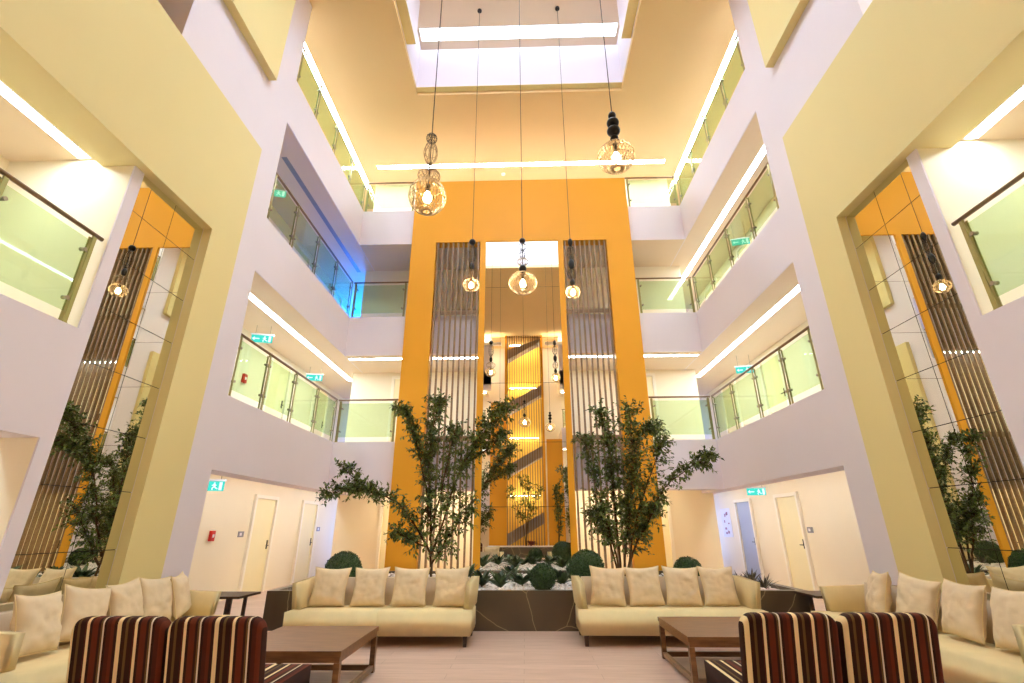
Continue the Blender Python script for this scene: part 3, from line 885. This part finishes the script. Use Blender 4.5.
def pendant(label, loc, top, stack, globe):
    """loc = bulb position, stack = list of (half width, half height, nm, mat), globe=(a,b,nm,nr,mat)"""
    o = thing('pendant_lamp', label, 'pendant lamp', loc, 0, 'wire pendant lamps')
    MB().tube([(0, 0, .05), (0, 0, top - loc[2] - .03)], .0055, 6).build('cord', M['cord'], o)
    MB().lathe([(.06, 0), (.06, .028), (.03, .03)], (0, 0, top - loc[2] - .03), 16).build('ceiling_rose', M['blackwire'], o)
    a, b, nm, nr, mat = globe
    sh = wire_shade(ell(a, b), 0, int(nm * 1.4), nr + 2, .0032, mat, o, 'globe_shade', .7)
    tw = wire_shade(ell(a, b), 0, int(nm * 1.4), 0, .003, mat, sh, 'counter_wire', -.7)
    z = b * .98
    for aa, bb, n2, m2, solid in stack:
        z += bb
        if solid:
            MB().lathe([(aa * math.sin(PI * i / 10), -bb * math.cos(PI * i / 10)) for i in range(11)], (0, 0, z), 16).build('bead', M[m2], o, smooth=True)
        else:
            wire_shade(ell(aa, bb), z, n2, 3, .0032, m2, o, 'wire_bead', .5)
        z += bb * .97
    MB().lathe([(.018, 0), (.022, .03), (.022, .1), (.008, .12)], (0, 0, .05), 12).build('lamp_socket', M['blackwire'], o)
    MB().lathe([(.002, -.07), (.03, -.062), (.045, -.03), (.042, 0), (.025, .035), (.018, .055)], (0, 0, 0), 14).build('bulb', M['bulb'], o, smooth=True)
    return o
pendant('left front wire globe pendant with long bead stack', (-.97, 4.2, 4.72), ZC, [(.12, .075, 16, 'wire', 0), (.035, .05, 10, 'wire', 0), (.075, .15, 10, 'wire', 0), (.06, .06, 12, 'blackwire', 0)], (.2, .2, 22, 4, 'wire'))
pendant('right front wire globe pendant with dark round beads', (1.08, 4.2, 5.2), ZC, [(.05, .07, 8, 'blackwire', 1), (.075, .06, 8, 'blackwire', 1), (.07, .06, 8, 'blackwire', 1), (.045, .05, 8, 'blackwire', 1)], (.2, .17, 22, 5, 'wire'))
pendant('middle wire globe pendant before the central mirror', (.04, 6.57, 4.93), ZC, [(.06, .07, 10, 'blackwire', 1), (.09, .06, 14, 'wire', 0), (.05, .08, 10, 'blackwire', 0), (.07, .06, 10, 'blackwire', 0), (.05, .05, 10, 'blackwire', 1)], (.22, .18, 22, 4, 'wire'))
pendant('slim pendant with tall wire ovals before the left slat screen', (-1.03, 8.8, 6.1), ZC, [(.15, .1, 14, 'wire', 0), (.05, .1, 8, 'blackwire', 1), (.09, .22, 10, 'blackwire', 0), (.07, .07, 10, 'blackwire', 1)], (.17, .14, 18, 3, 'wire'))
pendant('slim pendant with dark twisted stem before the right slat screen', (1.06, 8.8, 5.9), ZC, [(.05, .08, 8, 'blackwire', 1), (.09, .12, 10, 'blackwire', 0), (.06, .12, 10, 'blackwire', 1), (.08, .16, 10, 'blackwire', 0), (.05, .1, 8, 'blackwire', 1)], (.15, .14, 18, 3, 'wire'))

# ------------------------------------------------------------------ sofas and cushions
def make_sofa(name, label, loc, rz, Wd, D=.86, arm_h=.72):
    o = thing(name, label, 'sofa', loc, rz, 'cream sofas')
    w = Wd / 2; f = -D / 2; k = D / 2
    for a, b in ((-w + .02, -.003), (.003, w - .02)):
        mb = MB(); mb.hexa([(a, f, .13), (b, f, .13), (b, k - .2, .13), (a, k - .2, .13), (a, f - .01, .40), (b, f - .01, .40), (b, k - .2, .40), (a, k - .2, .40)])
        mb.bevel(.016, 3).build('seat_cushion', M['sofa'], o, True, True)
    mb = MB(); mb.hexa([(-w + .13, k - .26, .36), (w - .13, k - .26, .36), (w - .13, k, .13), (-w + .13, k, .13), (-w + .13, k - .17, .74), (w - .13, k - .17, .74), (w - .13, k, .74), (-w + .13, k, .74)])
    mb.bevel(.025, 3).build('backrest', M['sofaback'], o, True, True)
    for s in (-1, 1):
        xo, xi = s * w, s * (w - .12)
        x0, x1 = sorted((xo, xi)); sl = .03 * s
        mb = MB(); y0 = f + .2
        mb.hexa([(x0 + (-sl if s < 0 else -sl) * .6, y0, .41 if False else .405), (x1 - sl * .6, y0, .405), (x1 - sl * .6, k, .405), (x0 - sl * .6, k, .405), (x0 + sl * .5, y0 - .02, arm_h), (x1 + sl * .5, y0 - .02, arm_h), (x1 + sl * .5, k, arm_h + .03), (x0 + sl * .5, k, arm_h + .03)])
        mb.bevel(.022, 3).build('arm', M['sofa'], o, True, True)
        for y in (f + .08, k - .08):
            xx = s * (w - .09)
            MB().hexa([(xx - .022, y - .022, 0), (xx + .022, y - .022, 0), (xx + .022, y + .022, 0), (xx - .022, y + .022, 0), (xx - .03, y - .03, .135), (xx + .03, y - .03, .135), (xx + .03, y + .03, .135), (xx - .03, y + .03, .135)]).build('leg', M['leg'], o)
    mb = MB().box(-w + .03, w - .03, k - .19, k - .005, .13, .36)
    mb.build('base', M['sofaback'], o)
    return o
make_sofa('sofa', 'cream sofa with four cushions left of centre, before the planter', (-1.90, 7.44, 0), 0, 2.46)
make_sofa('sofa', 'cream sofa with four cushions right of centre, before the planter', (1.93, 7.5, 0), 0, 2.44)
make_sofa('sofa', 'cream sofa along the left wall under the mirror', (-4.15, 5.48, 0), PI / 2, 2.70, arm_h=.66)
make_sofa('sofa', 'cream sofa along the right wall under the mirror', (4.15, 5.78, 0), -PI / 2, 2.79, arm_h=.68)

def pillow_mesh(seed, S=.43, T=.085):
    rng = random.Random(seed)
    N = 22
    m = MB()
    off = Vector((rng.uniform(0, 50), rng.uniform(0, 50), 0))
    sides = []
    for sg in (1, -1):
        g = []
        for i in range(N + 1):
            row = []
            for j in range(N + 1):
                u = 2 * i / N - 1; v = 2 * j / N - 1
                pin = 1 - .12 * (1 - v * v) * abs(u) ** 3; pin2 = 1 - .12 * (1 - u * u) * abs(v) ** 3
                x = S / 2 * u * pin * (1 + .02 * v); z = S / 2 * v * pin2
                th = T * max(0, (1 - u ** 4)) ** .55 * max(0, (1 - v ** 4)) ** .55 * (1 - .25 * (u * u + v * v) / 2)
                wr = noise.noise(Vector((u * 2.2, v * 2.6, seed)) + off) * .016 + noise.noise(Vector((u * 5 + v * 2, v * 6, seed * 2)) + off) * .011 + .006 * math.sin(9 * v + 3 * u + seed) * abs(u)
                edge = max(0, 1 - max(abs(u), abs(v)) ** 6)
                sagz = -.012 * (1 - v) * (1 - u * u)
                row.append((x, sg * (th + wr * edge * 1.1), z + sagz))
            g.append(row)
        sides.append(g)
    V = [[m.bm.verts.new(sides[0][i][j]) for j in range(N + 1)] for i in range(N + 1)]
    Wv = [[(V[i][j] if i in (0, N) or j in (0, N) else m.bm.verts.new(sides[1][i][j])) for j in range(N + 1)] for i in range(N + 1)]
    for i in range(N):
        for j in range(N):
            m.bm.faces.new((V[i][j], V[i + 1][j], V[i + 1][j + 1], V[i][j + 1]))
            m.bm.faces.new((Wv[i][j], Wv[i][j + 1], Wv[i + 1][j + 1], Wv[i + 1][j]))
    # piping along the rim
    rim = [(i, 0) for i in range(N)] + [(N, j) for j in range(N)] + [(i, N) for i in range(N, 0, -1)] + [(0, j) for j in range(N, 0, -1)]
    pp = [V[i][j].co.copy() for i, j in rim]
    return m, pp
def pillow(label, loc, rx, rz, seed, ry=0, S=.43, group='beige cushions on the sofas'):
    m, pp = pillow_mesh(seed, S)
    o = m.build('cushion', M['pillow'], smooth=True)
    tag(o, label, 'cushion', group)
    o.rotation_mode = 'ZYX'
    o.matrix_world = Matrix.Translation(loc) @ Matrix.Rotation(rz, 4, 'Z') @ Matrix.Rotation(rx, 4, 'X') @ Matrix.Rotation(ry, 4, 'Y')
    p = MB(); p.tube(pp + [pp[0]], .005, 5, False); p.build('piping', M['sofa'], o, smooth=True)
    return o
num = ['first', 'second', 'third', 'fourth']
for i, x in enumerate((-2.74, -2.17, -1.60, -1.02)):
    pillow('%s cushion from the left on the sofa left of centre' % num[i], (x, 7.505, .652), -.28, (.12, -.05, .04, -.12)[i], 101 + i, (.03, -.02, .02, -.04)[i], .50)
for i, x in enumerate((1.18, 1.69, 2.22, 2.72)):
    pillow('%s cushion from the left on the sofa right of centre' % num[i], (x, 7.565, .652), -.28, (-.1, .05, -.04, .08)[i], 121 + i, (.05, -.03, .03, .02)[i], .50)
for i, (y, lb) in enumerate(((4.62, 'big cushion nearest the front arm of the left wall sofa'), (5.14, 'cushion second from the front on the left wall sofa'),
                             (5.64, 'middle one of the five cushions on the left wall sofa'), (6.09, 'pale cushion second from the far arm on the left wall sofa'), (6.5, 'cushion against the far arm of the left wall sofa'))):
    pillow(lb, (-4.22 + (.04 if i == 0 else 0), y, .665), -.3, PI / 2 + (.1, -.12, .05, -.05, .35)[i], 141 + i, (.05, .16, -.08, .06, -.05)[i], .48)
for i, (y, lb) in enumerate(((4.78, 'cushion nearest the front arm of the right wall sofa'), (5.32, 'plump cushion second from the front on the right wall sofa'),
                             (5.9, 'slouching cushion third from the front on the right wall sofa'), (6.5, 'cushion by the far arm of the right wall sofa'))):
    pillow(lb, (4.21, y, .672), -.3, -PI / 2 + (-.1, -.05, .15, -.3)[i], 161 + i, (-.05, .03, .12, -.05)[i], .5)

# ------------------------------------------------------------------ tables
def coffee_table(label, loc, wx=1.05, wy=1.15):
    o = thing('coffee_table', label, 'coffee table', loc, 0, 'brown coffee tables')
    a, b = wx / 2, wy / 2
    MB().box(-a, a, -b, b, .375, .42).bevel(.006).build('table_top', M['brown'], o)
    MB().box(-a + .01, a - .01, -b + .01, -b + .05, .33, .374).box(-a + .01, a - .01, b - .05, b - .01, .33, .374).box(-a + .01, -a + .05, -b + .05, b - .05, .33, .374).box(a - .05, a - .01, -b + .05, b - .05, .33, .374).build('apron', M['brown'], o)
    for sx in (-1, 1):
        for sy in (-1, 1):
            x = sx * (a - .03); y = sy * (b - .03)
            MB().box(x - .026, x + .026, y - .026, y + .026, 0, .33).build('leg', M['brown'], o)
    MB().box(-a + .06, a - .06, -b + .01, -b + .05, .02, .07).box(-a + .06, a - .06, b - .05, b - .01, .02, .07).box(-a + .01, -a + .05, -b + .06, b - .06, .02, .07).box(a - .05, a - .01, -b + .06, b - .06, .02, .07).build('base_rail', M['brown'], o)
    return o
coffee_table('low brown wooden coffee table beside the left striped chairs', (-2.1, 5.38, 0))
coffee_table('low brown wooden coffee table beside the right striped chairs', (2.12, 6.0, 0))
def side_table(label, loc):
    o = thing('side_table', label, 'side table', loc, 0, 'dark side tables')
    MB().box(-.3, .3, -.3, .3, .50, .53).bevel(.005).build('table_top', M['leg'], o)
    for sx in (-1, 1):
        for sy in (-1, 1):
            MB().box(sx * .13 - .02, sx * .13 + .02, sy * .2 - .02, sy * .2 + .02, 0, .5).build('leg', M['leg'], o)
    MB().box(-.11, .11, -.02, .02, .04, .07).box(-.145, -.115, -.18, .18, .04, .07).box(.115, .145, -.18, .18, .04, .07).build('base_rail', M['leg'], o)
side_table('small dark side table by the far arm of the left wall sofa', (-4.27, 7.72, 0))
side_table('small dark side table by the far arm of the right wall sofa', (4.3, 7.78, 0))

# ------------------------------------------------------------------ striped chairs
def chair(label, loc, rz=0, flip=1):
    o = thing('striped_chair', label, 'chair', loc, rz, 'striped velvet chairs')
    w = .305
    mb = MB()
    r = .085
    out = [(-w, .12), (w, .12)]
    for cx_, a0 in ((w - r, 0), (-w + r, PI / 2)):
        for q in range(9):
            t_ = a0 + PI / 2 * q / 8
            out.append((cx_ + r * math.cos(t_), .885 - r + r * math.sin(t_)))
    def yb_(z, th): return .145 - .17 * (z - .12) / .76 + th
    fr = [mb.bm.verts.new((x, yb_(z, -.062), z)) for x, z in out]
    bk = [mb.bm.verts.new((x, yb_(z, .062), z)) for x, z in out]
    mb.bm.faces.new(fr); mb.bm.faces.new(list(reversed(bk)))
    for q in range(len(out)):
        mb.bm.faces.new((fr[q], bk[q], bk[(q + 1) % len(out)], fr[(q + 1) % len(out)]))
    bmesh.ops.recalc_face_normals(mb.bm, faces=mb.bm.faces)
    mb.bevel(.04, 4).build('backrest', M['stripe'], o, True, True)
    mb = MB().box(-w, w, .14, .84, .26, .43); mb.bevel(.03, 3).build('seat', M['stripe'], o, True, True)
    for sx in (-1, 1):
        for y in (.15, .78):
            MB().box(sx * .26 - .02, sx * .26 + .02, y - .02, y + .02, 0, .27).build('leg', M['leg'], o)
    return o
chair('striped brown velvet chair, left one of the left pair', (-2.57, 3.5, 0))
chair('striped brown velvet chair, right one of the left pair', (-1.945, 3.5, 0))
chair('striped brown velvet chair, left one of the right pair', (1.74, 3.66, 0))
chair('striped brown velvet chair, right one of the right pair', (2.37, 3.66, 0))

# ------------------------------------------------------------------ camera
cam = bpy.data.cameras.new('camera')
co = bpy.data.objects.new('camera', cam)
COL.objects.link(co)
p, yw, rl = .370848, -.0255249, -.00346455
fw = Vector((math.sin(yw) * math.cos(p), math.cos(yw) * math.cos(p), math.sin(p)))
rt0 = Vector((math.cos(yw), -math.sin(yw), 0)); up0 = rt0.cross(fw)
rt = rt0 * math.cos(rl) + up0 * math.sin(rl); up = up0 * math.cos(rl) - rt0 * math.sin(rl)
co.matrix_world = Matrix(((rt.x, up.x, -fw.x, .037), (rt.y, up.y, -fw.y, 0), (rt.z, up.z, -fw.z, 1.41), (0, 0, 0, 1)))
cam.sensor_width = 36
cam.lens = 479.885 / 1024 * 36
cam.clip_end = 200
scene.camera = co

# ------------------------------------------------------------------ world and colour
w = bpy.data.worlds.new('world'); scene.world = w
w.use_nodes = True
bg = w.node_tree.nodes['Background']
bg.inputs['Color'].default_value = (.25, .35, .6, 1); bg.inputs['Strength'].default_value = .3
vs = scene.view_settings
vs.view_transform = 'Standard'
try: vs.look = 'None'
except Exception: pass
vs.gamma = 1; vs.use_curve_mapping = False
vs.exposure = 0.98
scene.cycles.max_bounces = 14
scene.cycles.diffuse_bounces = 7
scene.cycles.glossy_bounces = 6
scene.cycles.transparent_max_bounces = 24
scene.cycles.use_denoising = True
scene.cycles.sample_clamp_indirect = 6
